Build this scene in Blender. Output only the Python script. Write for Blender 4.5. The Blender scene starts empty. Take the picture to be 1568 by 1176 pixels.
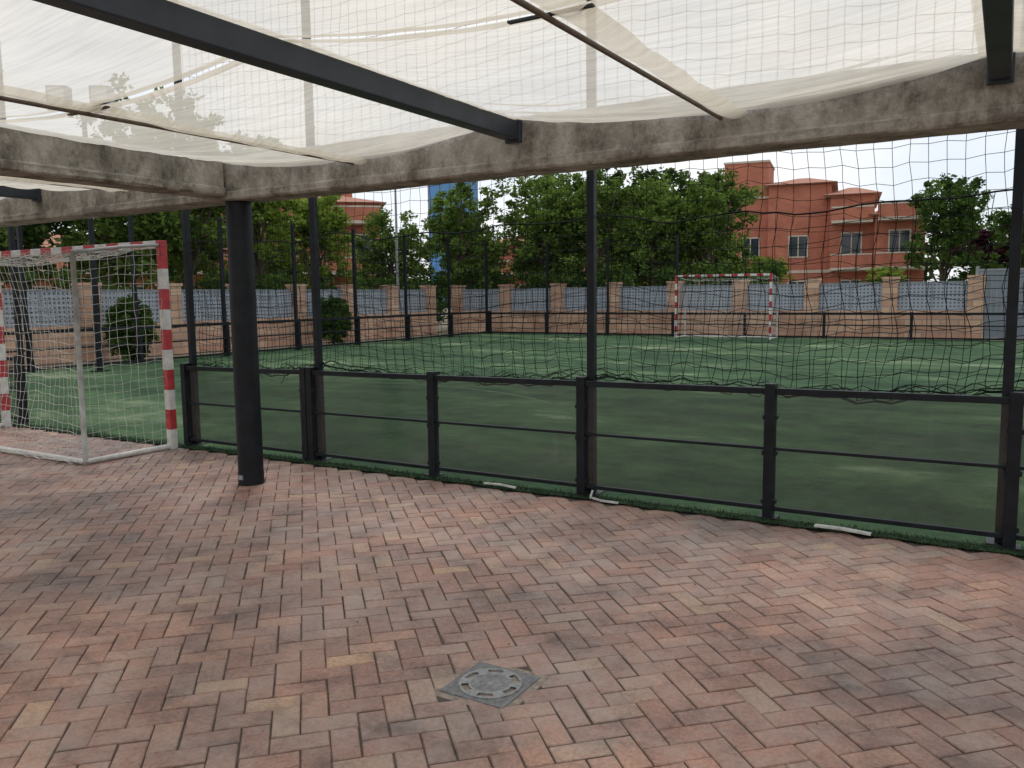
import bpy, math, random
import numpy as np
from mathutils import Vector, Matrix
random.seed(7); rng=np.random.default_rng(7)
R=math.radians
scene=bpy.context.scene
scene.view_settings.view_transform='Standard'; scene.view_settings.look='None'; scene.view_settings.exposure=0

# ------------------------------------------------------------ materials
def newmat(name):
    m=bpy.data.materials.new(name); m.use_nodes=True
    nt=m.node_tree; b=nt.nodes['Principled BSDF']
    return m,nt,b
def N(nt,t,**kw):
    n=nt.nodes.new(t)
    for k,v in kw.items(): setattr(n,k,v)
    return n
def noise(nt,scale,detail=4,rough=.55,vec=None,mapping=None):
    n=N(nt,'ShaderNodeTexNoise'); n.inputs['Scale'].default_value=scale
    n.inputs['Detail'].default_value=detail; n.inputs['Roughness'].default_value=rough
    tc=N(nt,'ShaderNodeTexCoord')
    src=tc.outputs['Object']
    if mapping:
        mp=N(nt,'ShaderNodeMapping'); mp.inputs['Scale'].default_value=mapping
        nt.links.new(src,mp.inputs['Vector']); src=mp.outputs['Vector']
    nt.links.new(src,n.inputs['Vector'])
    return n
def ramp(nt,fac,stops):
    r=N(nt,'ShaderNodeValToRGB'); nt.links.new(fac,r.inputs['Fac'])
    el=r.color_ramp.elements
    while len(el)<len(stops): el.new(0.5)
    for e,(p,c) in zip(el,stops):
        e.position=p; e.color=(c[0],c[1],c[2],1) if len(c)==3 else c
    return r
def mix(nt,fac,a,b,mode='MIX'):
    m=N(nt,'ShaderNodeMix',data_type='RGBA',blend_type=mode)
    if isinstance(fac,(int,float)): m.inputs[0].default_value=fac
    else: nt.links.new(fac,m.inputs[0])
    for i,x in ((6,a),(7,b)):
        if isinstance(x,tuple): m.inputs[i].default_value=(x[0],x[1],x[2],1)
        else: nt.links.new(x,m.inputs[i])
    return m.outputs[2]
def bump(nt,b,h,strength=.3,dist=.02):
    bp=N(nt,'ShaderNodeBump'); bp.inputs['Strength'].default_value=strength; bp.inputs['Distance'].default_value=dist
    nt.links.new(h,bp.inputs['Height']); nt.links.new(bp.outputs[0],b.inputs['Normal'])
def simple(name,c,rough=.6,var=.25,scale=6,metal=0,bmp=.1,spec=None):
    m,nt,b=newmat(name)
    n=noise(nt,scale,4)
    lo=tuple(x*(1-var) for x in c); hi=tuple(min(1,x*(1+var)) for x in c)
    r=ramp(nt,n.outputs['Fac'],[(.3,lo),(.7,hi)])
    nt.links.new(r.outputs[0],b.inputs['Base Color'])
    b.inputs['Roughness'].default_value=rough; b.inputs['Metallic'].default_value=metal
    if spec is not None: b.inputs['Specular IOR Level'].default_value=spec
    if bmp: bump(nt,b,n.outputs['Fac'],bmp,.01)
    return m

M={}
M['steel']=simple('dark_painted_steel',(.0095,.012,.0155),.45,.4,9,spec=.22)
M['steelblue']=simple('bluegrey_painted_steel',(.030,.040,.055),.45,.2,7,spec=.35)
M['rod']=simple('rod_steel',(.13,.10,.08),.5,.3,20)
M['net']=simple('net_cord_black',(.010,.013,.012),.9,.2,30,bmp=0,spec=.1)
M['netw']=simple('net_cord_white',(.55,.55,.51),.8,.2,30,bmp=0)
M['white']=simple('goal_white_paint',(.60,.59,.56),.45,.2,14)
M['frameg']=simple('goal_frame_galvanised',(.36,.36,.34),.5,.3,10)
M['red']=simple('goal_red_paint',(.40,.028,.035),.45,.3,14)
M['whitepl']=simple('white_plastic',(.52,.52,.50),.5,.25,12)
M['iron']=simple('cast_iron_grey',(.235,.245,.25),.55,.35,40,bmp=.4)
M['irond']=simple('cast_iron_dark',(.14,.145,.15),.6,.35,40,bmp=.4)
M['pit']=simple('pit_black',(.006,.006,.006),.9,.1,5,bmp=0)
M['cream']=simple('cream_render',(.56,.50,.41),.8,.12,3)
M['tile']=simple('roof_tile',(.36,.15,.09),.8,.3,5)
M['bark']=simple('tree_bark',(.10,.075,.055),.9,.4,12,bmp=.6)
M['greymetal']=simple('grey_metal_sheet',(.22,.25,.28),.55,.12,4)
M['winglass']=simple('window_glass',(.03,.04,.05),.12,.3,2,bmp=0)
M['blueglass']=simple('blue_facade',(.09,.27,.55),.3,.2,.3,bmp=0)
M['lampgrey']=simple('lamp_grey',(.25,.26,.27),.5,.1,5)
M['fringe']=simple('dirty_turf_edge',(.022,.042,.020),.95,.5,14,bmp=.5,spec=.1)

# concrete with stains
m,nt,b=newmat('stained_concrete')
n1=noise(nt,3.0,6,.75); n2=noise(nt,1.0,5,.8,mapping=(4,4,2.4)); n3=noise(nt,45,3)
c=ramp(nt,n1.outputs['Fac'],[(.32,(.20,.185,.16)),(.5,(.38,.36,.32)),(.7,(.55,.53,.48))])
s=ramp(nt,n2.outputs['Fac'],[(.38,(.28,.26,.235)),(.50,(.75,.74,.72)),(.60,(1,1,1))])
o=mix(nt,.85,c.outputs[0],s.outputs[0],'MULTIPLY')
nt.links.new(o,b.inputs['Base Color']); b.inputs['Roughness'].default_value=.85
bump(nt,b,n3.outputs['Fac'],.6,.012); M['conc']=m

# pavers
m,nt,b=newmat('clay_paver')
g=N(nt,'ShaderNodeNewGeometry')
base=ramp(nt,g.outputs['Random Per Island'],[(0,(.245,.140,.108)),(.3,(.315,.172,.130)),(.55,(.275,.165,.132)),(.75,(.345,.200,.145)),(.92,(.31,.212,.172)),(1,(.40,.265,.17))])
big=noise(nt,.6,4,.65)
st=ramp(nt,big.outputs['Fac'],[(.36,(.50,.52,.56)),(.5,(.92,.91,.90)),(.64,(1.25,1.18,1.12))])
o=mix(nt,1,base.outputs[0],st.outputs[0],'MULTIPLY')
med=noise(nt,3.2,5,.75)
st2=ramp(nt,med.outputs['Fac'],[(.36,(.52,.53,.56)),(.50,(1,1,1)),(.66,(1.25,1.22,1.2))])
o=mix(nt,.9,o,st2.outputs[0],'MULTIPLY')
fine=noise(nt,55,4,.85)
st3=ramp(nt,fine.outputs['Fac'],[(.32,(.58,.58,.58)),(.68,(1.34,1.34,1.34))])
o=mix(nt,.9,o,st3.outputs[0],'MULTIPLY')
dust=noise(nt,1.4,6,.85); dm=ramp(nt,dust.outputs['Fac'],[(.45,(.03,.03,.03)),(.66,(.58,.58,.58))])
o=mix(nt,dm.outputs[0],o,(.385,.325,.29))
nt.links.new(o,b.inputs['Base Color'])
rr=ramp(nt,big.outputs['Fac'],[(.3,(.36,.36,.36)),(.7,(.58,.58,.58))])
nt.links.new(rr.outputs[0],b.inputs['Roughness'])
bump(nt,b,fine.outputs['Fac'],.45,.006); M['paver']=m
M['mortar']=simple('joint_sand',(.075,.06,.05),.95,.5,9,bmp=.3)
M['collar']=simple('drain_mortar_collar',(.25,.215,.18),.9,.4,25,bmp=.6)

# turf
m,nt,b=newmat('artificial_turf')
a=noise(nt,.25,5,.7,mapping=(.8,1.7,1)); f=noise(nt,1.5,6,.8); ff=noise(nt,140,2,.7)
c=ramp(nt,a.outputs['Fac'],[(.33,(.022,.052,.028)),(.47,(.038,.082,.038)),(.57,(.068,.125,.058)),(.66,(.19,.245,.15))])
d=ramp(nt,f.outputs['Fac'],[(.33,(.55,.58,.56)),(.5,(1,1,1)),(.67,(1.5,1.42,1.25))])
o=mix(nt,1,c.outputs[0],d.outputs[0],'MULTIPLY')
d2=ramp(nt,ff.outputs['Fac'],[(.3,(.6,.6,.6)),(.7,(1.4,1.4,1.4))])
o=mix(nt,.9,o,d2.outputs[0],'MULTIPLY')
nt.links.new(o,b.inputs['Base Color']); b.inputs['Roughness'].default_value=.9; b.inputs['Specular IOR Level'].default_value=.15
bump(nt,b,ff.outputs['Fac'],.8,.01); M['turf']=m
m,nt,b=newmat('worn_line_paint')
n=noise(nt,3,6,.8); r=ramp(nt,n.outputs['Fac'],[(.38,(.06,.12,.055)),(.62,(.16,.23,.14))])
nt.links.new(r.outputs[0],b.inputs['Base Color']); b.inputs['Roughness'].default_value=.95; b.inputs['Specular IOR Level'].default_value=.1
M['line']=m
M['earth']=simple('dry_earth',(.24,.205,.145),.95,.35,.6,bmp=.3)

def leafmat(name,dark,light):
    m,nt,b=newmat(name)
    g=N(nt,'ShaderNodeNewGeometry'); n=noise(nt,1.1,2)
    r=ramp(nt,g.outputs['Random Per Island'],[(0,dark),(1,light)])
    k=ramp(nt,n.outputs['Fac'],[(.35,(.5,.55,.5)),(.65,(1.4,1.35,1.2))])
    o=mix(nt,1,r.outputs[0],k.outputs[0],'MULTIPLY')
    out=nt.nodes['Material Output']; nt.nodes.remove(b)
    df=N(nt,'ShaderNodeBsdfDiffuse'); tr=N(nt,'ShaderNodeBsdfTranslucent'); ms=N(nt,'ShaderNodeMixShader'); ms.inputs[0].default_value=.38
    nt.links.new(o,df.inputs['Color']); nt.links.new(o,tr.inputs['Color'])
    nt.links.new(df.outputs[0],ms.inputs[1]); nt.links.new(tr.outputs[0],ms.inputs[2]); nt.links.new(ms.outputs[0],out.inputs['Surface'])
    return m
M['leaf']=leafmat('leaf_green',(.07,.125,.03),(.21,.30,.075))
M['leafd']=leafmat('leaf_dark_green',(.045,.095,.028),(.12,.19,.05))
M['leafy']=leafmat('leaf_light_green',(.13,.21,.035),(.28,.37,.08))
M['leafp']=leafmat('leaf_purple',(.05,.022,.032),(.13,.05,.07))

def brickmat(name,c1,c2,mo,scale=1,bw=.26,rh=.075,ms=.008):
    m,nt,b=newmat(name)
    tc=N(nt,'ShaderNodeTexCoord'); sp=N(nt,'ShaderNodeSeparateXYZ'); ad=N(nt,'ShaderNodeMath',operation='ADD'); cb=N(nt,'ShaderNodeCombineXYZ')
    nt.links.new(tc.outputs['Object'],sp.inputs[0]); nt.links.new(sp.outputs[0],ad.inputs[0]); nt.links.new(sp.outputs[1],ad.inputs[1])
    nt.links.new(ad.outputs[0],cb.inputs[0]); nt.links.new(sp.outputs[2],cb.inputs[1])
    bt=N(nt,'ShaderNodeTexBrick'); bt.inputs['Scale'].default_value=scale
    bt.inputs['Brick Width'].default_value=bw; bt.inputs['Row Height'].default_value=rh; bt.inputs['Mortar Size'].default_value=ms
    bt.inputs['Color1'].default_value=(*c1,1); bt.inputs['Color2'].default_value=(*c2,1); bt.inputs['Mortar'].default_value=(*mo,1)
    nt.links.new(cb.outputs[0],bt.inputs['Vector'])
    n=noise(nt,1.2,5); k=ramp(nt,n.outputs['Fac'],[(.3,(.75,.75,.75)),(.7,(1.15,1.15,1.15))])
    o=mix(nt,.8,bt.outputs['Color'],k.outputs[0],'MULTIPLY')
    nt.links.new(o,b.inputs['Base Color']); b.inputs['Roughness'].default_value=.85
    return m
M['brickt']=brickmat('tan_block',(.62,.41,.28),(.47,.26,.17),(.30,.24,.2),bw=.5,rh=.20,ms=.016)
M['brickr']=brickmat('orange_brick',(.52,.175,.10),(.44,.14,.08),(.36,.18,.13))

m,nt,b=newmat('perforated_grey_panel')
tc=N(nt,'ShaderNodeTexCoord'); sp=N(nt,'ShaderNodeSeparateXYZ'); ad=N(nt,'ShaderNodeMath',operation='ADD'); cb=N(nt,'ShaderNodeCombineXYZ')
nt.links.new(tc.outputs['Object'],sp.inputs[0]); nt.links.new(sp.outputs[0],ad.inputs[0]); nt.links.new(sp.outputs[1],ad.inputs[1])
nt.links.new(ad.outputs[0],cb.inputs[0]); nt.links.new(sp.outputs[2],cb.inputs[1])
ck=N(nt,'ShaderNodeTexVoronoi'); ck.inputs['Scale'].default_value=9; ck.inputs['Randomness'].default_value=0
nt.links.new(cb.outputs[0],ck.inputs['Vector'])
r=ramp(nt,ck.outputs['Distance'],[(.22,(.09,.10,.11)),(.30,(.32,.36,.41))])
nt.links.new(r.outputs[0],b.inputs['Base Color']); b.inputs['Roughness'].default_value=.5; M['perf']=m

# awning fabric
m,nt,b=newmat('translucent_awning_fabric')
out=nt.nodes['Material Output']; nt.nodes.remove(b)
n1=noise(nt,1.6,4,.6); n2=noise(nt,6,4,.6,mapping=(.35,7,1))
c=ramp(nt,n1.outputs['Fac'],[(.3,(.78,.73,.62)),(.7,(.89,.85,.75))])
k=ramp(nt,n2.outputs['Fac'],[(.35,(.84,.83,.82)),(.6,(1,1,1))])  # streaks along the beam paint fold shading into the fabric colour
o=mix(nt,1,c.outputs[0],k.outputs[0],'MULTIPLY')
tl=N(nt,'ShaderNodeBsdfTranslucent'); df=N(nt,'ShaderNodeBsdfDiffuse'); tp=N(nt,'ShaderNodeBsdfTransparent')
nt.links.new(o,tl.inputs[0]); nt.links.new(o,df.inputs[0]); tp.inputs[0].default_value=(1,.98,.95,1)
m1=N(nt,'ShaderNodeMixShader'); m1.inputs[0].default_value=.26; m2=N(nt,'ShaderNodeMixShader'); m2.inputs[0].default_value=.33
nt.links.new(tl.outputs[0],m1.inputs[1]); nt.links.new(df.outputs[0],m1.inputs[2])
nt.links.new(m1.outputs[0],m2.inputs[1]); nt.links.new(tp.outputs[0],m2.inputs[2]); nt.links.new(m2.outputs[0],out.inputs['Surface'])
M['fabric']=m

# clear dirty panel
m,nt,b=newmat('dirty_clear_panel')
out=nt.nodes['Material Output']; nt.nodes.remove(b)
tp=N(nt,'ShaderNodeBsdfTransparent'); tp.inputs[0].default_value=(.56,.585,.56,1)
df=N(nt,'ShaderNodeBsdfDiffuse'); df.inputs[0].default_value=(.22,.235,.225,1)
gl=N(nt,'ShaderNodeBsdfGlossy'); gl.inputs['Roughness'].default_value=.14
n=noise(nt,1.3,7,.85,mapping=(1,1,1.7)); r=ramp(nt,n.outputs['Fac'],[(.36,(.04,.04,.04)),(.54,(.10,.10,.10)),(.68,(.36,.36,.36))])
n2=noise(nt,9,4,.9,mapping=(1,1,.12)); r2=ramp(nt,n2.outputs['Fac'],[(.60,(0,0,0)),(.72,(.20,.20,.20))])
fa=mix(nt,1,r.outputs[0],r2.outputs[0],'ADD')
m1=N(nt,'ShaderNodeMixShader'); nt.links.new(fa,m1.inputs[0]); nt.links.new(tp.outputs[0],m1.inputs[1]); nt.links.new(df.outputs[0],m1.inputs[2])
m2=N(nt,'ShaderNodeMixShader'); m2.inputs[0].default_value=.05
nt.links.new(m1.outputs[0],m2.inputs[1]); nt.links.new(gl.outputs[0],m2.inputs[2]); nt.links.new(m2.outputs[0],out.inputs['Surface'])
M['panel']=m

# ------------------------------------------------------------ mesh builder
class MB:
    def __init__(s): s.v=[];s.f=[];s.m=[];s.mats=[]
    def mi(s,mat):
        if mat not in s.mats: s.mats.append(mat)
        return s.mats.index(mat)
    def box(s,a,b_,mat):
        i=len(s.v); x0,y0,z0=a;x1,y1,z1=b_
        s.v+=[(x0,y0,z0),(x1,y0,z0),(x1,y1,z0),(x0,y1,z0),(x0,y0,z1),(x1,y0,z1),(x1,y1,z1),(x0,y1,z1)]
        s.f+=[(i+3,i+2,i+1,i),(i+4,i+5,i+6,i+7),(i,i+1,i+5,i+4),(i+1,i+2,i+6,i+5),(i+2,i+3,i+7,i+6),(i+3,i,i+4,i+7)]
        s.m+=[s.mi(mat)]*6
    def tube(s,pts,r,mat,sides=3,cap=True):
        P=np.array(pts,float); n=len(P)
        T=np.gradient(P,axis=0); T/= (np.linalg.norm(T,axis=1)[:,None]+1e-9)
        mt=T.mean(0); ref=np.array([0,0,1.]) if abs(mt[2])<.8*np.linalg.norm(mt)+1e-6 else np.array([1.,0,0])
        U=np.cross(T,ref); U/=(np.linalg.norm(U,axis=1)[:,None]+1e-9); W=np.cross(T,U)
        rr=np.full(n,r) if np.isscalar(r) else np.array(r)
        i0=len(s.v)
        for k in range(n):
            for j in range(sides):
                a=2*math.pi*j/sides
                s.v.append(tuple(P[k]+rr[k]*(math.cos(a)*U[k]+math.sin(a)*W[k])))
        mi=s.mi(mat)
        for k in range(n-1):
            for j in range(sides):
                a=i0+k*sides+j;b2=i0+k*sides+(j+1)%sides
                s.f.append((a,b2,b2+sides,a+sides)); s.m.append(mi)
        if cap and sides>3:
            s.f.append(tuple(i0+j for j in range(sides))); s.f.append(tuple(i0+(n-1)*sides+j for j in reversed(range(sides)))); s.m+=[mi,mi]
    def quad(s,ps,mat):
        i=len(s.v); s.v+=list(ps); s.f.append(tuple(range(i,i+len(ps)))); s.m.append(s.mi(mat))
    def obj(s,name,parent=None,bevel=0,smooth=False,loc=None,rz=0):
        me=bpy.data.meshes.new(name); me.from_pydata(s.v,[],s.f)
        for k in s.mats: me.materials.append(M[k])
        me.polygons.foreach_set('material_index',s.m)
        if smooth: me.polygons.foreach_set('use_smooth',[True]*len(me.polygons))
        me.update()
        ob=bpy.data.objects.new(name,me); scene.collection.objects.link(ob)
        if parent: ob.parent=parent
        if loc: ob.location=loc
        ob.rotation_euler[2]=rz
        if bevel:
            bv=ob.modifiers.new('bevel','BEVEL'); bv.width=bevel; bv.segments=2; bv.limit_method='ANGLE'
        return ob
def empty(name,loc=(0,0,0),rz=0):
    e=bpy.data.objects.new(name,None); scene.collection.objects.link(e); e.location=loc; e.rotation_euler[2]=rz; e.empty_display_size=.2; return e
def sn(x,y,seed=0):
    return (math.sin(x*2.1+y*1.3+seed)+math.sin(x*4.7-y*3.1+seed*2.3)*.6+math.sin(-x*8.3+y*7.7+seed*1.7)*.35+math.sin(x*17.1+y*13.9+seed)*.22)/2.2

# ------------------------------------------------------------ ground
mb=MB(); mb.quad([(-400,-300,-.02),(400,-300,-.02),(400,500,-.02),(-400,500,-.02)],'earth'); mb.obj('ground')
mb=MB(); mb.quad([(-13,-10,-.0065),(13,-10,-.0065),(13,-.05,-.0065),(-13,-.05,-.0065)],'mortar'); mb.obj('paving_bed')
DX,DY=3.77,-2.90
w=.1; c45=math.cos(R(45)); V=[];F=[]
for cx in range(-260,260):
    for cy in range(-260,260):
        k=(cx-cy)%4
        if k==0: x0,x1,y0,y1=cx*w,(cx+2)*w,cy*w,(cy+1)*w
        elif k==3: x0,x1,y0,y1=cx*w,(cx+1)*w,cy*w,(cy+2)*w
        else: continue
        mx,my=(x0+x1)/2,(y0+y1)/2
        wx=mx*c45-my*c45; wy=mx*c45+my*c45
        if wx<-9 or wx>11 or wy<-8.5 or wy>-.14: continue
        if abs(wx-DX)<.17 and abs(wy-DY)<.17: continue
        j=lambda:random.uniform(-.002,.002)
        g=random.uniform(.0018,.0034)
        jx,jy=j(),j(); hz=random.uniform(-.0018,.0018)+.004*sn(wx*.5,wy*.5,2); tx=random.uniform(-.012,.012); ty=random.uniform(-.012,.012)
        i=len(V)
        for ins,zz in ((g+.0036,0),(g,-.004)):
            for (px,py) in ((x0+ins,y0+ins),(x1-ins,y0+ins),(x1-ins,y1-ins),(x0+ins,y1-ins)):
                px+=jx+random.uniform(-.0013,.0013);py+=jy+random.uniform(-.0013,.0013)
                V.append((px*c45-py*c45,px*c45+py*c45,zz+hz+(px-mx)*tx+(py-my)*ty))
        for (px,py) in ((x0+g,y0+g),(x1-g,y0+g),(x1-g,y1-g),(x0+g,y1-g)):
            px+=jx;py+=jy; V.append((px*c45-py*c45,px*c45+py*c45,-.015))
        F.append((i,i+1,i+2,i+3))
        for q in (0,4):
            for a in range(4):
                b2=(a+1)%4; F.append((i+q+4+a,i+q+4+b2,i+q+b2,i+q+a))
me=bpy.data.meshes.new('brick_paving'); me.from_pydata(V,[],F); me.materials.append(M['paver']); me.update()
ob=bpy.data.objects.new('brick_paving',me); scene.collection.objects.link(ob)

mb=MB()
xs=np.arange(-13,12.01,.03)
e=lambda x:-.145+.02*sn(x*3,0,3)+.006*math.sin(x*97)
for i in range(len(xs)-1):
    mb.quad([(xs[i],e(xs[i]),.010),(xs[i+1],e(xs[i+1]),.010),(xs[i+1],-.03,.010),(xs[i],-.03,.010)],'fringe')
    mb.quad([(xs[i],-.03,.010),(xs[i+1],-.03,.010),(xs[i+1],22.4,.010),(xs[i],22.4,.010)],'turf')
for k in range(5200):
    x=random.uniform(-6,9); y=-.13+random.uniform(-.035,.14)+.02*sn(x*3,0,3); h=random.uniform(.010,.032); a=random.uniform(0,6.28); l=random.uniform(-.015,.015)
    dx,dy=.004*math.cos(a),.004*math.sin(a)
    mb.quad([(x-dx,y-dy,.006),(x+dx,y+dy,.006),(x+l,y-l-.005,.006+h)],'fringe' if k%4 else 'turf')
mb.obj('sports_court_turf')
mb=MB()
def strip(pts,wd,z=.0145):
    for i in range(len(pts)-1):
        a=Vector(pts[i]);b_=Vector(pts[i+1]); t=(b_-a).normalized(); n_=Vector((-t.y,t.x))*wd/2
        mb.quad([(a.x-n_.x,a.y-n_.y,z),(b_.x-n_.x,b_.y-n_.y,z),(b_.x+n_.x,b_.y+n_.y,z),(a.x+n_.x,a.y+n_.y,z)],'line')
def arc(cx,cy,r,a0,a1,n=50): return [(cx+r*math.cos(R(a0+(a1-a0)*i/n)),cy+r*math.sin(R(a0+(a1-a0)*i/n))) for i in range(n+1)]
strip(arc(-3.2,.4,5.2,50,178),.07); strip(arc(-2.45,20.9,5.5,-178,-2),.07)
strip([(-11,10.6),(9,10.6)],.07,.0150)
strip([(-11,.44),(-11,20.86)],.07,.0160); strip([(-11,20.9),(9,20.9)],.07,.0165)
mb.obj('court_line_markings')

# ------------------------------------------------------------ drain
dr=empty('floor_drain',(DX,DY,0))
mb=MB(); mb.box((-.175,-.175,-.03),(.175,.175,-.0035),'collar'); mb.obj('mortar_collar',dr,bevel=.003)
def ringmesh(mb,r0,r1,z0,z1,mat,a0=0,a1=360,n=48):
    for i in range(n):
        a=R(a0+(a1-a0)*i/n); b_=R(a0+(a1-a0)*(i+1)/n)
        p=lambda r,t,z:(r*math.cos(t),r*math.sin(t),z)
        mb.quad([p(r0,a,z1),p(r1,a,z1),p(r1,b_,z1),p(r0,b_,z1)],mat)
        mb.quad([p(r1,a,z0),p(r1,b_,z0),p(r1,b_,z1),p(r1,a,z1)],mat)
        mb.quad([p(r0,a,z0),p(r0,a,z1),p(r0,b_,z1),p(r0,b_,z0)],mat)
mb=MB(); n=64
for i in range(n):
    a=2*math.pi*i/n;b_=2*math.pi*(i+1)/n
    def sq(t):
        s=.142/max(abs(math.cos(t)),abs(math.sin(t))); return (s*math.cos(t),s*math.sin(t))
    A=sq(a);B=sq(b_)
    mb.quad([(.124*math.cos(a),.124*math.sin(a),.001),(A[0],A[1],.001),(B[0],B[1],.001),(.124*math.cos(b_),.124*math.sin(b_),.001)],'irond')
    mb.quad([(A[0],A[1],-.01),(B[0],B[1],-.01),(B[0],B[1],.001),(A[0],A[1],.001)],'irond')
mb.obj('square_frame',dr)
mb=MB(); ringmesh(mb,.113,.124,-.01,.005,'iron'); mb.obj('outer_ring',dr)
mb=MB(); ringmesh(mb,.0,.126,-.02,-.006,'pit'); mb.obj('pit',dr)
mb=MB()
ringmesh(mb,0.0,.086,-.01,.005,'iron')
for k in range(6): ringmesh(mb,.086,.114,-.01,.0045,'iron',k*60-13+20,k*60+13+20,6)
for k in range(8): ringmesh(mb,.016+.008*k,.0185+.008*k,.003,.0058,'irond')
mb.obj('slotted_grate',dr)

# ------------------------------------------------------------ near court fence
def low_fence(name,p0,p1,nb,h0,h1,panels=True,post=.034,rail=.018):
    e=empty(name); p0=Vector(p0);p1=Vector(p1); L=(p1-p0).length; t=(p1-p0)/L; ang=math.atan2(t.y,t.x)
    mb=MB(); pm=MB()
    hz=lambda s:h0+(h1-h0)*s/L
    step=L/nb
    for i in range(nb+1):
        s=i*step; h=hz(s)
        mb.box((s-post,-post,0),(s+post,post,h+.05),'steel')
        mb.box((s-post*.8,post,h+.02),(s+post*.8,post+.05,h+.045),'steel')
        mb.box((s-post*1.8,-post*1.7,.006),(s+post*1.8,post*1.7,.018),'steel')
    for i in range(nb):
        s0=i*step+post;s1=(i+1)*step-post
        for zf,rh in ((1,rail*1.15),(.555,rail*.55),(.085,rail*.8)):
            za=hz(s0)*zf;zb=hz(s1)*zf
            i0=len(mb.v)
            for (s,z) in ((s0,za),(s1,zb)):
                for (dy,dz) in ((-rail,-rh),(rail,-rh),(rail,rh),(-rail,rh)): mb.v.append((s,dy,z+dz))
            for q in range(4):
                mb.f.append((i0+q,i0+(q+1)%4,i0+4+(q+1)%4,i0+4+q)); mb.m.append(mb.mi('steel'))
        if panels:
            pm.quad([(s0,.0,.075),(s1,.0,.075),(s1,.0,hz(s1)-.01),(s0,.0,hz(s0)-.01)],'panel')
            for zz in (.12,.5,.78):
                for s in (s0,s1): mb.box((s-.012,-.03,hz(s)*zz),(s+.012,.03,hz(s)*zz+.03),'steel')
    e.location=(p0.x,p0.y,0); e.rotation_euler[2]=ang
    mb.obj('frame',e,bevel=.004)
    if panels: pm.obj('clear_panels',e)
    return e
low_fence('court_fence',(0,0),(8.25,0),6,.82,.89)
low_fence('court_fence',(-1.75,0),(-.075,0),1,.80,.82)
low_fence('court_fence',(-9.5,0),(-4.85,0),3,.80,.80)
for i,x in enumerate((-1.70,.045,2.80,5.455,8.31,-4.9,-7.7)):
    mb=MB(); mb.box((-.029,-.029,0),(.029,.029,5.7),'steel'); mb.box((-.075,-.075,.006),(.075,.075,.018),'steel')
    for z in (1.3,2.07,3.0,4.2): mb.box((-.02,.029,z),(.02,.048,z+.02),'steel')
    mb.obj('net_post',loc=(x,.065,0),bevel=.005)

def net(x0,x1,z0f,z1f,cell,r,mat,seed,y=0,amp=.012,ybulge=.05,axis='x',jit=.4):
    mb=MB(); nx=int((x1-x0)/cell); nz=int((z1f-1.0)/cell)
    def P(i,j):
        x=x0+(x1-x0)*i/nx; zl=z0f(x); f=j/nz
        f2=f-.030*math.sin(math.pi*f)*(.5+.5*math.sin(x*1.1+seed))
        z=zl+(z1f-zl)*f2 + (.008*math.sin(x*23) if f>.05 and f<.3 else 0)
        k=.45+.8*max(0,1-f*2.2)
        gx=x+k*amp*(math.sin(j*.31+seed+x*.9)*1.5+math.sin(j*.83+x*2.3)*.8+jit*random.uniform(-1,1))
        gz=z+k*amp*(math.sin(x*1.7+j*.15+seed)*1.3+math.sin(x*3.9+j*.4)*.8+jit*random.uniform(-1,1))
        gy=y+ybulge*sn(x*.9,z*.8,seed+1)+.004*random.uniform(-1,1)
        return (gx,gy,gz)
    G=[[P(i,j) for j in range(nz+1)] for i in range(nx+1)]
    for i in range(nx+1): mb.tube(G[i],r,mat)
    for j in range(nz+1): mb.tube([G[i][j] for i in range(nx+1)],r*(2.4 if j in(0,nz) else 1),mat)
    if axis=='y': mb.v=[(vy,vx,vz) for vx,vy,vz in mb.v]
    return mb
def bayfrac(x):
    if x<0.045: return max(0,(x+1.7))/1.745
    return ((x-.045)%2.755)/2.755
zl=lambda x:(.885+.0085*x)-.075*math.sin(math.pi*bayfrac(x))**.7+.012*math.sin(x*13)+.008*math.sin(x*31)
mb=net(-1.70,8.3,zl,5.6,.10,.0020,'net',1,y=.11,amp=.016,ybulge=.03)
for k in range(9):
    x=-.75+.09*k; pts=[(x+.03*math.sin(k*3+q),.02+.01*math.sin(q),.84-.035*q*(.5+.5*math.sin(k*1.7+1))) for q in range(5)]
    mb.tube(pts,.004,'net')
mb.obj('court_safety_net')
def top2(x): return 2.07-.07*math.sin(math.pi*bayfrac(x))**2+.02*math.sin(x*7)
mb=MB(); nx=98; nz=13; rows=[]
for i in range(nx+1):
    x=-1.68+i*(9.96/nx); a=zl(x)-.03; b_=top2(x)
    rows.append([(x+.022*math.sin(j*.5+x*1.3)+.012*math.sin(j*1.1+x*3)+.007*random.uniform(-1,1),.155+.02*sn(x,j*.3,4),a+(b_-a)*(j/nz)**1.12+.02*math.sin(x*2.3+j*.3)+.012*math.sin(x*5+j)+.007*random.uniform(-1,1)) for j in range(nz+1)])
for c_ in rows: mb.tube(c_,.0025,'net')
for j in range(nz+1): mb.tube([c_[j] for c_ in rows],.0065 if j==nz else (.007 if j==0 else .0025),'net')
for q in range(5):
    mb.tube([(x,.075+.03*random.random(),zl(x)+.012*q-.02+.018*math.sin(x*(9+3*q)+q)+.012*math.sin(x*31+q*2)) for x in np.arange(-1.68,8.28,.05)],.0032,'net')
mb.obj('lower_court_net')

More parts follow.
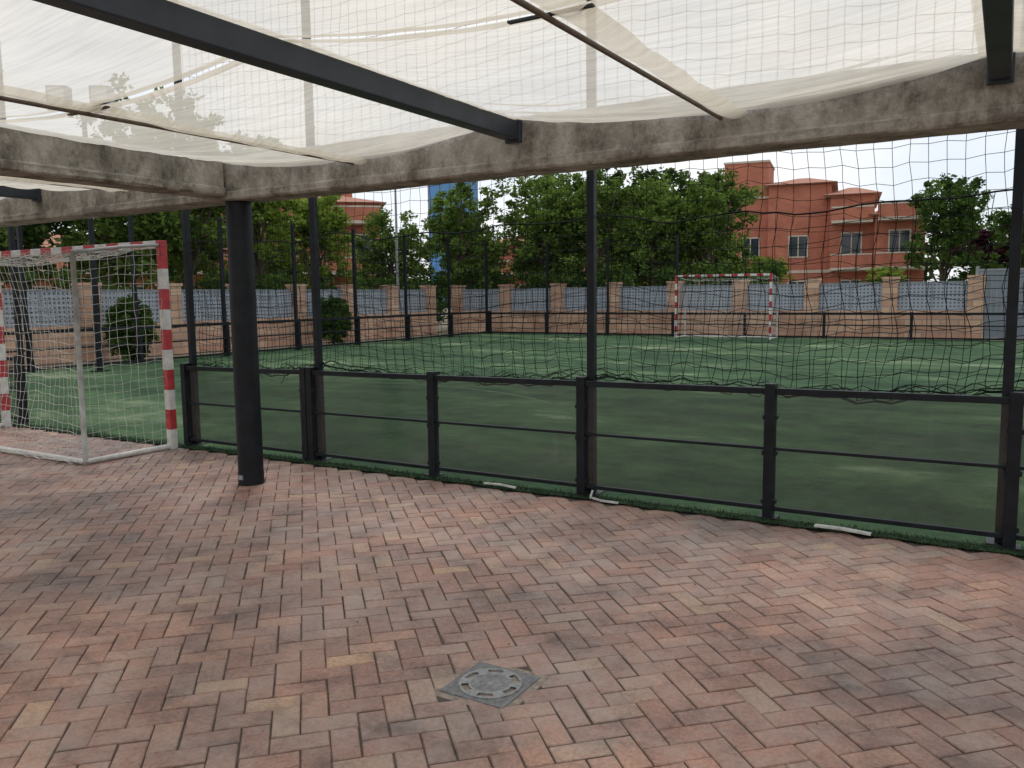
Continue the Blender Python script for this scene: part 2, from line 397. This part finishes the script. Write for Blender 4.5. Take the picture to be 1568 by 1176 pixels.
# ------------------------------------------------------------ concrete and steel canopy
YA=-.915
def rough_beam(x0,x1,y0,y1,z0,z1,axis='x',seed=0,step=.08):
    mb=MB(); a,b_=(x0,x1) if axis=='x' else (y0,y1); n=int((b_-a)/step); nz=4
    prof=[]  # closed cross-section, chamfered, subdivided
    w0,w1=(y0,y1) if axis=='x' else (x0,x1); c=.012
    base=[(w0,z0+c),(w0,(z0+z1)/2),(w0,z1-c),(w0+c,z1),(w1-c,z1),(w1,z1-c),(w1,(z0+z1)/2),(w1,z0+c),(w1-c,z0),((w0+w1)/2,z0),(w0+c,z0)]
    m=len(base)
    for i in range(n+1):
        t=a+(b_-a)*i/n
        for k,(p,q) in enumerate(base):
            dp=.004*sn(t*1.7,k*1.9,seed)+random.uniform(-.0018,.0018); dq=.004*sn(t*1.3,k*2.7,seed+3)+random.uniform(-.0018,.0018)
            mb.v.append((t,p+dp,q+dq) if axis=='x' else (p+dp,t,q+dq))
    mi=mb.mi('conc')
    for i in range(n):
        for k in range(m):
            A=i*m+k;B=i*m+(k+1)%m
            mb.f.append((A,A+m,B+m,B) if axis=='y' else (A,B,B+m,A+m)); mb.m.append(mi)
    for e0 in (0,n):
        mb.f.append(tuple(e0*m+k for k in range(m))); mb.m.append(mi)
    return mb
def join(mbs):
    o=MB()
    for q in mbs:
        i0=len(o.v); o.v+=q.v; o.f+=[tuple(i0+k for k in f) for f in q.f]; o.m+=[o.mi(q.mats[k]) for k in q.m]
    return o
join([rough_beam(-10,12,YA-.115,YA+.115,2.305,2.578,'x',1),rough_beam(-10,12,YA-.132,YA+.132,2.255,2.325,'x',2)]).obj('concrete_beam')
join([rough_beam(-.02,.21,-8,YA-.14,2.335,2.562,'y',3),rough_beam(-.045,.235,-8,YA-.145,2.285,2.352,'y',4)]).obj('concrete_beam')
def column(x,y):
    mb=MB(); mb.tube([(0,0,0.02),(0,0,2.253)],.1,'steel',sides=40); mb.tube([(0,0,.0),(0,0,.10)],.103,'steel',sides=40); mb.box((-.022,-.112,.05),(.022,-.09,.085),'lampgrey')
    return mb.obj('round_steel_column',loc=(x,y,0))
column(.205,YA); column(8.1,YA); column(-7.7,YA)
for x in (2.805,5.355,7.9,-2.35,-4.9,-7.5):
    mb=MB(); mb.box((-.045,-8,2.435),(.045,YA-.12,2.545),'steelblue'); mb.box((-.055,YA-.15,2.42),(.055,YA-.121,2.555),'steelblue')
    mb.obj('steel_roof_beam',loc=(x,0,0),bevel=.006)
rods=(1.505,4.08,6.63,-1.07,-3.62,-6.2)
beams=(-7.5,-4.9,-2.35,.1,2.805,5.355,7.9)
for x in rods:
    mb=MB(); mb.tube([(0,YA-.12,2.420),(0,-4,2.405),(0,-8,2.42)],.011,'rod',8); mb.obj('awning_rod',loc=(x,0,0))
def fz(x,y):
    pts=sorted([(b_,2.556) for b_ in beams]+[(r_,2.438) for r_ in rods]+[(-10,2.44),(11,2.44)])
    for k in range(len(pts)-1):
        if pts[k][0]<=x<=pts[k+1][0]:
            t=(x-pts[k][0])/(pts[k+1][0]-pts[k][0]); z=pts[k][1]*(1-t)+pts[k+1][1]*t-.022*math.sin(math.pi*t); mid=math.sin(math.pi*t)**.6; break
    d=(-1.06-y)
    wr=math.exp(-max(0,d)/.6)
    ph=y*40+1.2*math.sin(x*2.2)+x*1.1
    z+=mid*(.026*wr*(abs(math.sin(ph))-.5)+.014*math.exp(-max(0,d)/1.2)*math.sin(y*21+x*1.4+math.sin(x*3.1)))
    z-=.05*math.sin(min(1,max(0,d/1.9))*math.pi)*mid*.6 if d<1.9 else .03*mid*abs(math.sin((d-1.9)*.8))
    z+=.005*sn(x*2,y*2,3)
    return z
aw=empty('shade_awning')
def fab(x0,x1,y0,y1,off,name,sx=.06,sy=.018):
    nx=max(2,int((x1-x0)/sx)); ny=max(2,int(abs(y1-y0)/sy)); mb=MB()
    for i in range(nx+1):
        for j in range(ny+1):
            x=x0+(x1-x0)*i/nx;y=y0+(y1-y0)*j/ny; mb.v.append((x,y,fz(x,y)+off(i/nx,j/ny)))
    mi=mb.mi('fabric')
    for i in range(nx):
        for j in range(ny):
            a=i*(ny+1)+j; mb.f.append((a,a+1,a+ny+2,a+ny+1)); mb.m.append(mi)
    return mb.obj(name,aw,smooth=True)
fab(-9.9,10.9,-1.05,-2.94,lambda a,b_:0,'front_panel')
fab(-9.9,10.9,-2.965,-8,lambda a,b_:0,'rear_panel',sy=.06)
for x in rods:
    fab(x+.012,x+.15,-1.055,-8,lambda a,b_:-.012-.025*math.sin(a*math.pi)-.004*math.sin(b_*70),'rod_sleeve',.02,.05)
for x in beams:
    fab(x-.09,x+.09,-1.055,-8,lambda a,b_:.006,'beam_hem',.05,.1)
fab(-9.9,10.9,-2.89,-2.94,lambda a,b_:-.004,'edge_hem',.06,.03)
fab(-9.9,10.9,-2.965,-3.01,lambda a,b_:-.004,'edge_hem',.06,.03)
mb=MB()
for x in rods: mb.box((x-.16,-2.965,2.422),(x+.16,-2.945,2.430),'steelblue')
mb.obj('lacing_clips',aw)

# ------------------------------------------------------------ goals
def goal(name,loc,rz,cell,r,depth=.92,topd=.90):
    e=empty(name,loc,rz)
    mb=MB(); q=.037
    for sx in (-1.54,1.54):
        for k in range(10):
            mb.box((sx-q,-q,k*.2),(sx+q,q,(k+1)*.2),'red' if k%2==1 else 'white')
    mb.box((-1.577,-q,2.0),(-1.5,q,2.075),'red'); mb.box((1.5,-q,2.0),(1.577,q,2.075),'red')
    for k in range(15):
        mb.box((-1.5+k*.2,-q,2.0),(-1.5+(k+1)*.2,q,2.075),'white' if k%2==0 else 'red')
    mb.obj('striped_posts_and_crossbar',e,bevel=.004)
    mb=MB()
    for sx in (-1.54,1.54):
        mb.tube([(sx,-q,.03),(sx,-depth,.03)],.026,'white',8)
        mb.tube([(sx,-depth,.03),(sx,-depth+.004,1.0),(sx,-depth+.01,1.93)],.024,'frameg',8)
        mb.tube([(sx,-depth+.01,1.93),(sx,-.4,2.0),(sx,-q,2.03)],.016,'frameg',8)
    mb.tube([(-1.54,-depth,.03),(1.54,-depth,.03)],.026,'white',8)
    mb.obj('rear_frame',e,smooth=True)
    mb=MB()
    def sheet(fn,nu,nv,seed,a=.014):
        G=[[None]*(nv+1) for _ in range(nu+1)]
        for i in range(nu+1):
            for j in range(nv+1):
                p=fn(i/nu,j/nv); G[i][j]=(p[0]+a*sn(i*.4,j*.5,seed)+a*.4*random.uniform(-1,1),p[1]+a*sn(i*.5,j*.3,seed+2)+a*.4*random.uniform(-1,1),p[2]+a*1.4*sn(i*.3,j*.6,seed+4)+a*.4*random.uniform(-1,1))
        for i in range(nu+1): mb.tube(G[i],r,'netw')
        for j in range(nv+1): mb.tube([G[i][j] for i in range(nu+1)],r,'netw')
    nU=int(3.08/cell); nV=int(2/cell); nD=int(depth/cell)
    sheet(lambda u,v:(-1.54+3.08*u,-depth-.02+.16*math.sin(math.pi*v)*math.sin(math.pi*u)+.03*v,.04+1.90*v),nU,nV,1)
    sheet(lambda u,v:(-1.54+3.08*u,-q-(topd-.02)*v,2.04-.10*v-.10*math.sin(math.pi*v)*max(0,math.sin(math.pi*u))**.5-.03*abs(math.sin(u*9))),nU,nD,2)
    for sx in (-1,1):
        sheet(lambda u,v:(sx*(1.54-.06*math.sin(math.pi*u)*math.sin(math.pi*v)),-q-(depth-q)*u,.04+(1.98-.08*u)*v),nD,nV,3+sx)
    for k in range(4):
        mb.tube([(x,-depth-.03-.02*k+.02*math.sin(x*9+k),.02+.02*abs(math.sin(x*13+k*2))) for x in np.arange(-1.54,1.55,.06)],r*1.2,'netw')
    mb.obj('goal_net',e)
    return e
goal('soccer_goal',(-3.28,-.2,0),0,.085,.0021)
goal('soccer_goal',(-2.45,20.9,.012),math.pi,.16,.003)

# ------------------------------------------------------------ far fences
low_fence('perimeter_fence',(-12,22),(8,22),8,.80,.80,panels=False,post=.04,rail=.032)
low_fence('perimeter_fence',(-12,-1),(-12,21.9),9,.85,.85,panels=False,post=.04,rail=.032)
for i in range(10):
    y=-1+i*22.9/9
    mb=MB(); mb.box((-.04,-.04,0),(.04,.04,3.6),'steel'); mb.box((-.08,-.08,.006),(.08,.08,.02),'steel'); mb.box((-.02,-.06,3.5),(.06,.06,3.55),'steel')
    mb.obj('net_post',loc=(-12.1,y,0))
for x in (-9.5,-7.0,-4.4):
    mb=MB(); mb.box((-.035,-.035,0),(.035,.035,3.5),'steel'); mb.box((-.08,-.08,.006),(.08,.08,.02),'steel'); mb.obj('net_post',loc=(x,22.1,0))
mb=net(-1,22,lambda y:.85,3.5,.2,.0035,'net',5,y=-12.1,amp=.02,ybulge=.08,axis='y'); mb.obj('perimeter_net')
mb=net(-12,-4.4,lambda y:.85,3.4,.2,.0035,'net',6,y=22.1,amp=.02,ybulge=.08); mb.obj('perimeter_net')

def wall(name,loc,rz,n,sp):
    e=empty(name,loc,rz); mb=MB(); pm=MB()
    for k in range(n+1):
        x=k*sp
        mb.box((x-.22,-.22,0),(x+.22,.22,1.86),'brickt'); mb.box((x-.25,-.25,1.86),(x+.25,.25,1.93),'brickt')
    for k in range(n):
        x0=k*sp+.22;x1=(k+1)*sp-.22
        mb.box((x0,-.13,0),(x1,.13,.82),'brickt'); mb.box((x0,-.16,.82),(x1,.16,.88),'brickt')
        pm.box((x0,-.015,.92),(x1,.015,1.74),'perf')
        for z in (.90,1.74): pm.box((x0,-.03,z-.02),(x1,.03,z+.025),'greymetal')
        pm.box(((x0+x1)/2-.025,-.03,.925),((x0+x1)/2+.025,.03,1.715),'greymetal')
    mb.obj('brick_piers_and_plinth',e); pm.obj('perforated_panels',e)
wall('brick_wall',(-14.16,22.95,0),0,8,2.35)
wall('brick_wall',(-14.16,-5.0,0),math.pi/2,11,2.35)
e=empty('metal_gate',(4.9,22.9,0)); mb=MB()
mb.box((-.2,-.05,.05),(2.6,.05,2.05),'greymetal')
for k in range(20): mb.box((-.18+.14*k,-.075,.08),(-.12+.14*k,-.051,2.02),'greymetal')
for z in (.04,1.05,2.05): mb.box((-.22,-.09,z),(2.62,-.076,z+.06),'lampgrey')
mb.box((-.3,-.08,0),(-.21,.08,2.2),'lampgrey'); mb.box((2.63,-.08,0),(2.7,.08,2.2),'lampgrey')
mb.obj('leaf_and_frame',e)

# ------------------------------------------------------------ vegetation
def leaves(mb_v,mb_f,centers,rad,nper,size):
    C=np.repeat(centers,nper,axis=0); n=len(C)
    d=rng.normal(size=(n,3)); d/=np.linalg.norm(d,axis=1)[:,None]
    rr=rad.repeat(nper)[:,None]*(rng.random((n,1))**.45)
    P=C+d*rr*np.array([1,1,.75])
    a=rng.normal(size=(n,3)); a[:,2]*=.5; a/=np.linalg.norm(a,axis=1)[:,None]
    b_=np.cross(a,rng.normal(size=(n,3))); b_/=np.linalg.norm(b_,axis=1)[:,None]
    s=size*(.6+.8*rng.random((n,1)))
    i0=len(mb_v)
    Q=np.stack([P-a*s,P-b_*s*.55,P+a*s,P+b_*s*.55],axis=1).reshape(-1,3)
    mb_v.extend(map(tuple,Q)); mb_f.extend([(i0+4*k,i0+4*k+1,i0+4*k+2,i0+4*k+3) for k in range(n)])
def crownmesh(name,centers,rad,nper,size,mat):
    v=[];f=[]; leaves(v,f,centers,rad,nper,size)
    me=bpy.data.meshes.new(name); me.from_pydata(v,[],f); me.materials.append(M[mat]); me.update(); return me
def treeproto(seed,H,Rc,base,mat,ncl=95,nper=60,size=.10):
    r=np.random.default_rng(seed); cs=[];rd=[]
    lobes=[(r.uniform(-.5,.5)*Rc,r.uniform(-.5,.5)*Rc,base+(H-base)*r.uniform(.2,.8),r.uniform(.40,.65)*Rc) for _ in range(9)]
    lobes.append((0,0,H-(H-base)*.25,.5*Rc))
    for _ in range(ncl):
        L=lobes[r.integers(len(lobes))]; d=r.normal(size=3); d/=np.linalg.norm(d)
        k=L[3]*r.uniform(.5,1.15)
        p=np.array([L[0]+d[0]*k,L[1]+d[1]*k,L[2]+d[2]*k*.95])
        p[2]=max(base*.9,min(H+r.uniform(-.3,.3),p[2])); cs.append(p); rd.append(r.uniform(.16,.42))
    cs=np.array(cs);rd=np.array(rd)
    cm=crownmesh('crown',cs,rd,nper,size,mat)
    mb=MB(); top=base+(H-base)*.55
    tr=[(0.05*math.sin(z*1.3+seed),.05*math.sin(z*1.7+seed*2),z) for z in np.linspace(0,top,8)]
    mb.tube(tr,list(np.linspace(.15,.05,8)),'bark',8)
    for k in range(14):
        c_=cs[r.integers(len(cs))]; z0=r.uniform(base*.75,top*.9); s0=np.array([0,0,z0]); m_=(s0+c_)/2+np.array([0,0,.2])
        mb.tube([s0,m_,c_],[.055,.035,.012],'bark',5)
    me=bpy.data.meshes.new('trunk'); me.from_pydata(mb.v,[],mb.f); me.materials.append(M['bark']); me.update()
    return cm,me
protos={'a':treeproto(11,6.0,1.9,1.4,'leaf',200,50,.082),'b':treeproto(12,6.2,2.1,1.3,'leaf',220,50,.082),'d':treeproto(13,5.9,1.9,1.2,'leafd',220,52,.085),
 'y':treeproto(14,5.6,1.7,1.1,'leafy',170,52,.082),'p':treeproto(15,4.6,2.0,1.2,'leafp',110,60,.11)}
def tree(name,kind,x,y,s,sz=1,rz=None):
    e=empty(name,(x,y,0),random.uniform(0,6.28) if rz is None else rz); e.scale=(s,s,s*sz)
    for nm,me in zip(('crown','trunk'),protos[kind]):
        o=bpy.data.objects.new(nm,me); scene.collection.objects.link(o); o.parent=e
T=[('b',-4.6,26.3,1.0,1.0),('a',-6.8,26.1,1.05,1.0),('b',-9.2,26.2,1.15,.98),('a',-11.9,26.1,1.2,.98),('b',-14.9,24.4,1.08,.98),('a',-16.4,21.4,.95,.95),
('y',-16.3,17.0,.98,1.0),('y',-16.3,14.2,1.08,1.15),('b',-16.6,11.7,1.15,1.1),('a',-17.4,9.4,1.1,1.0),('d',-18.3,7.6,1.0,1.0),('b',-18.0,4.6,1.0,1.0),
('d',-5.4,29,1.12,1.0),('d',-8,29.5,1.2,1),('d',-10.6,30.5,1.2,1),('b',-13.2,30,1.2,1),('d',2.6,41.6,1.12,1.12),('d',6.2,46,1.1,1),('y',.9,33.6,.52,.9),
('b',-20,14,1.15,1.1),('a',-21.0,19.4,.9,.9),('y',-3.4,30.5,.62,.9),('d',8.5,40,1.1,1),('d',-17.6,28,1.05,.95)]
for k,x,y,s,sz in T: tree('broadleaf_tree',k,x,y,s,sz)
tree('purple_plum_tree','p',4.6,48,1.15,1.0)
cs=[];rd=[]
for k in range(300):
    cs.append((-15+13.5*random.random(),24.3+random.uniform(-.5,.5),random.uniform(.4,2.4))); rd.append(.4)
for k in range(260):
    cs.append((-15.4+random.uniform(-.5,.5),-2+26*random.random(),random.uniform(.4,2.2))); rd.append(.4)
me=crownmesh('hedge',np.array(cs),np.array(rd),60,.08,'leafd'); o=bpy.data.objects.new('hedge',me); scene.collection.objects.link(o)
cs=[];rd=[]
for k in range(420):
    t=random.random(); x=-75+110*t; cs.append((x,62+random.uniform(-4,4)-.15*abs(x),random.uniform(.5,4.6+1.5*math.sin(x*.3)))); rd.append(1.2)
me=crownmesh('distant_trees',np.array(cs),np.array(rd),60,.28,'leafd'); o=bpy.data.objects.new('distant_trees',me); scene.collection.objects.link(o)
for (x,y,h) in ((-12.9,7.0,1.5),(-12.9,14.1,1.5)):
    r=np.random.default_rng(int(y*10)); d=r.normal(size=(420,3)); d/=np.linalg.norm(d,axis=1)[:,None]
    cs=d*np.array([.52,.52,h*.46])*(r.random((420,1))**.25)*(1+.12*r.normal(size=(420,1)))+np.array([0,0,h*.54])
    me=crownmesh('foliage',cs,np.full(420,.11),50,.035,'leafd')
    e=empty('topiary_bush',(x,y,0)); o=bpy.data.objects.new('foliage',me); scene.collection.objects.link(o); o.parent=e
    mb=MB(); mb.tube([(0,0,0),(0.01,0,h*.4)],[.05,.035],'bark',7); mb.obj('stem',e)

# ------------------------------------------------------------ buildings
def house(name,loc,rz,blocks,wallmat='brickr'):
    e=empty(name,loc,rz); wl=MB();tr=MB();gl=MB();rf=MB()
    for (x0,x1,y0,y1,h,kind) in blocks:
        wl.box((x0,y0,0),(x1,y1,h),wallmat)
        nf=max(1,int(h/2.75))
        for fl in range(nf):
            zb=fl*2.75+.9
            if fl: tr.box((x0-.04,y0-.05,fl*2.75-.12),(x1+.04,y0-.003,fl*2.75+.06),'cream')
            nw=max(1,int((x1-x0)/2.0)); 
            for k in range(nw):
                cx=x0+(x1-x0)*(k+.5)/nw
                gl.box((cx-.5,y0-.012,zb),(cx+.5,y0-.004,zb+1.2),'winglass')
                for (a,b_,c_,d_) in ((-.58,-.5,-.08,1.28),(.5,.58,-.08,1.28),(-.5,.5,1.2,1.28),(-.5,.5,-.08,0),(-.03,.03,0,1.2)):
                    tr.box((cx+a,y0-.05,zb+c_),(cx+b_,y0-.013 if a==-.03 else y0-.003,zb+d_),'cream')
            nw=max(1,int((y1-y0)/2.5))
            for k in range(nw):
                cy=y0+(y1-y0)*(k+.5)/nw
                gl.box((x1+.004,cy-.5,zb),(x1+.012,cy+.5,zb+1.2),'winglass')
                tr.box((x1+.003,cy-.58,zb-.09),(x1+.06,cy+.58,zb-.002),'cream')
        if kind=='flat':
            tr.box((x0-.06,y0-.06,h),(x1+.06,y1+.06,h+.12),'cream'); 
        else:
            o=.35; ym=(y0+y1)/2; hh=.9
            a=[(x0-o,y0-o,h),(x1+o,y0-o,h),(x1+o,y1+o,h),(x0-o,y1+o,h)]; ins=min(x1-x0,y1-y0)/2
            r0=(x0+ins*.8,ym,h+hh); r1=(x1-ins*.8,ym,h+hh)
            rf.quad([a[0],a[1],r1,r0],'tile'); rf.quad([a[2],a[3],r0,r1],'tile'); rf.quad([a[1],a[2],r1],'tile'); rf.quad([a[3],a[0],r0],'tile')
            rf.quad([(p[0],p[1],p[2]-.02) for p in a[::-1]],'cream')
        if x1-x0>4:
            xc=x0+.7*(x1-x0)
            wl.box((xc,(y0+y1)/2-.3,h),(xc+.7,(y0+y1)/2+.3,h+1.2),wallmat); tr.box((xc-.06,(y0+y1)/2-.36,h+1.2),(xc+.76,(y0+y1)/2+.36,h+1.32),'cream')
    for (x0,x1,y0,y1,h,_) in blocks[-2:]:
        for zb in ((2.7,) if h<5.5 else (2.7,5.4)):
            tr.box((x0+.1,y0-1.1,zb),(x1-.1,y0-.055,zb+.15),'cream')
            wl.box((x0+.1,y0-1.1,zb+.15),(x1-.1,y0-1.0,zb+.85),wallmat)
            tr.box((x0+.08,y0-1.12,zb+.85),(x1-.08,y0-.98,zb+.93),'cream')
    wl.obj('walls',e); tr.obj('trim_and_balconies',e); gl.obj('windows',e)
    if rf.v: rf.obj('roof',e)
house('brick_house',(-3.1,47.7,0),R(9),[(-13,-4.4,.5,9,7.3,'flat'),(-7.2,-4.5,1,5,9.6,'flat'),(-4.4,-.8,0,9,8.0,'hip'),(-.8,1.6,-1.2,8,7.1,'hip'),(1.6,4.2,-2.2,7,5.8,'hip')])
house('brick_house',(-26.7,27.7,0),R(45),[(-8,-3,.8,8,6.2,'hip'),(-3,3.5,0,8,6.6,'hip')])
house('brick_house',(-14.5,41,0),R(22),[(-9,-3,1,7,4.6,'hip'),(-3,3,0,7,3.6,'hip')])
house('brick_house',(-31.8,16.5,0),R(62),[(8,13,0,7,4.6,'hip'),(-8,8,0,7,3.9,'hip')])
e=empty('blue_office_tower',(-57.5,85,0),R(35)); mb=MB(); mb.box((-3.2,-3,0),(3.2,3,16.6),'blueglass')
for z in np.arange(1.5,16.5,3): mb.box((-3.26,-3.06,z),(3.26,-3.005,z+.2),'greymetal')
for x in np.arange(-3.1,3.2,1.5): mb.box((x,-3.1,0),(x+.1,-3.062,16.6),'greymetal')
mb.box((-3.4,-3.2,16.6),(3.4,3.2,17.2),'greymetal'); mb.obj('glazed_body',e)

# ------------------------------------------------------------ lamps
def flood(name,x,y,h,rz):
    e=empty(name,(x,y,0),rz); mb=MB(); mb.tube([(0,0,0),(0,0,h)],[.07,.045],'steel',12); mb.box((-.15,-.15,.006),(.15,.15,.03),'steel'); mb.box((-.7,-.04,h-.1),(.7,.04,h),'steel'); mb.obj('pole',e)
    mb=MB()
    for sx in (-.42,.42):
        mb.box((sx-.2,-.22,h),(sx+.2,.05,h+.34),'lampgrey'); mb.box((sx-.16,-.235,h+.04),(sx+.16,-.222,h+.30),'white')
    mb.obj('lamp_heads',e,bevel=.02)
flood('floodlight_pole',-10.9,4.9,5.45,R(35))
def slamp(x,y,h):
    e=empty('street_lamp',(x,y,0)); mb=MB(); mb.tube([(0,0,0),(0,0,h)],[.07,.04],'lampgrey',10); mb.tube([(0,0,h),(.1,-.3,h+.15),(.2,-.8,h+.2)],.03,'lampgrey',8); mb.obj('pole',e)
    mb=MB(); mb.box((.1,-1.25,h+.14),(.32,-.75,h+.24),'lampgrey'); mb.obj('lamp_head',e,bevel=.03)
slamp(-15.0,12.6,5.2); slamp(-14.9,19.9,5.6)

# ------------------------------------------------------------ debris
def debris(pts,w_):
    mb=MB(); P=[Vector(p) for p in pts]
    for i in range(len(P)-1):
        a,b_=P[i],P[i+1]; t=(b_-a).normalized(); n_=Vector((-t.y,t.x,0))*w_/2; dn=Vector((0,0,.012))
        mb.quad([tuple(a-n_),tuple(b_-n_),tuple(b_+n_),tuple(a+n_)],'whitepl')
        mb.quad([tuple(a-n_-dn),tuple(b_-n_-dn),tuple(b_-n_),tuple(a-n_)],'whitepl')
    mb.obj('plastic_strip')
debris([(1.95,-.12,.035),(2.1,-.125,.04),(2.25,-.13,.032)],.02)
debris([(2.86,-.05,.06),(2.88,-.13,.03),(2.98,-.17,.028),(3.12,-.17,.026)],.016)
debris([(4.45,-.15,.04),(4.6,-.16,.044),(4.78,-.16,.032)],.04)
# scattered leaf litter
mb=MB()
for k in range(420):
    x=random.uniform(-3,8); y=-.2-abs(random.gauss(0,1.1)); s=random.uniform(.004,.013); a=random.uniform(0,6.28)
    if y<-7: continue
    c_,s_=math.cos(a)*s,math.sin(a)*s
    mb.quad([(x-c_,y-s_,.010),(x+s_*.5,y-c_*.5,.012),(x+c_,y+s_,.015),(x-s_*.5,y+c_*.5,.012)],'bark' if k%3 else 'collar')
mb.obj('leaf_litter')

# ------------------------------------------------------------ light
sunv=Vector((-.35,.45,1.0)).normalized()
sd=bpy.data.lights.new('sun','SUN'); sd.energy=1.1; sd.angle=R(18); sd.color=(1,.97,.93)
so=bpy.data.objects.new('sun',sd); scene.collection.objects.link(so); so.rotation_euler=sunv.to_track_quat('Z','Y').to_euler(); so.location=(0,0,20)
wd=bpy.data.worlds.new('World'); scene.world=wd; wd.use_nodes=True; nt=wd.node_tree
bg=nt.nodes['Background']; sky=nt.nodes.new('ShaderNodeTexSky'); sky.sky_type='NISHITA'; sky.sun_disc=False
sky.sun_elevation=math.asin(sunv.z); sky.sun_rotation=math.atan2(sunv.x,sunv.y)
tc=nt.nodes.new('ShaderNodeTexCoord'); mp=nt.nodes.new('ShaderNodeMapping'); mp.inputs['Scale'].default_value=(1,1,2.5)
nz=nt.nodes.new('ShaderNodeTexNoise'); nz.inputs['Scale'].default_value=2.6; nz.inputs['Detail'].default_value=6
nt.links.new(tc.outputs['Generated'],mp.inputs[0]); nt.links.new(mp.outputs[0],nz.inputs['Vector'])
rp=ramp(nt,nz.outputs['Fac'],[(.35,(.66,.66,.66)),(.58,(1,1,1))])
cl=ramp(nt,nz.outputs['Fac'],[(.35,(.84,.87,.92)),(.66,(1,1,1))])
sc=mix(nt,1,cl.outputs[0],(7.9,7.95,8.05),'MULTIPLY')
o=mix(nt,rp.outputs[0],sky.outputs[0],sc)
nt.links.new(o,bg.inputs['Color']); bg.inputs['Strength'].default_value=.138

# ------------------------------------------------------------ camera
cd=bpy.data.cameras.new('camera'); co=bpy.data.objects.new('camera',cd); scene.collection.objects.link(co)
cd.sensor_width=36; cd.lens=28.93; cd.clip_end=2000; cd.clip_start=.05
co.matrix_world=Matrix.Translation((5.424,-5.47,1.5))@Matrix.Rotation(R(30.94),4,'Z')@Matrix.Rotation(R(90-6.16),4,'X')@Matrix.Rotation(-.012,4,'Z')
scene.camera=co
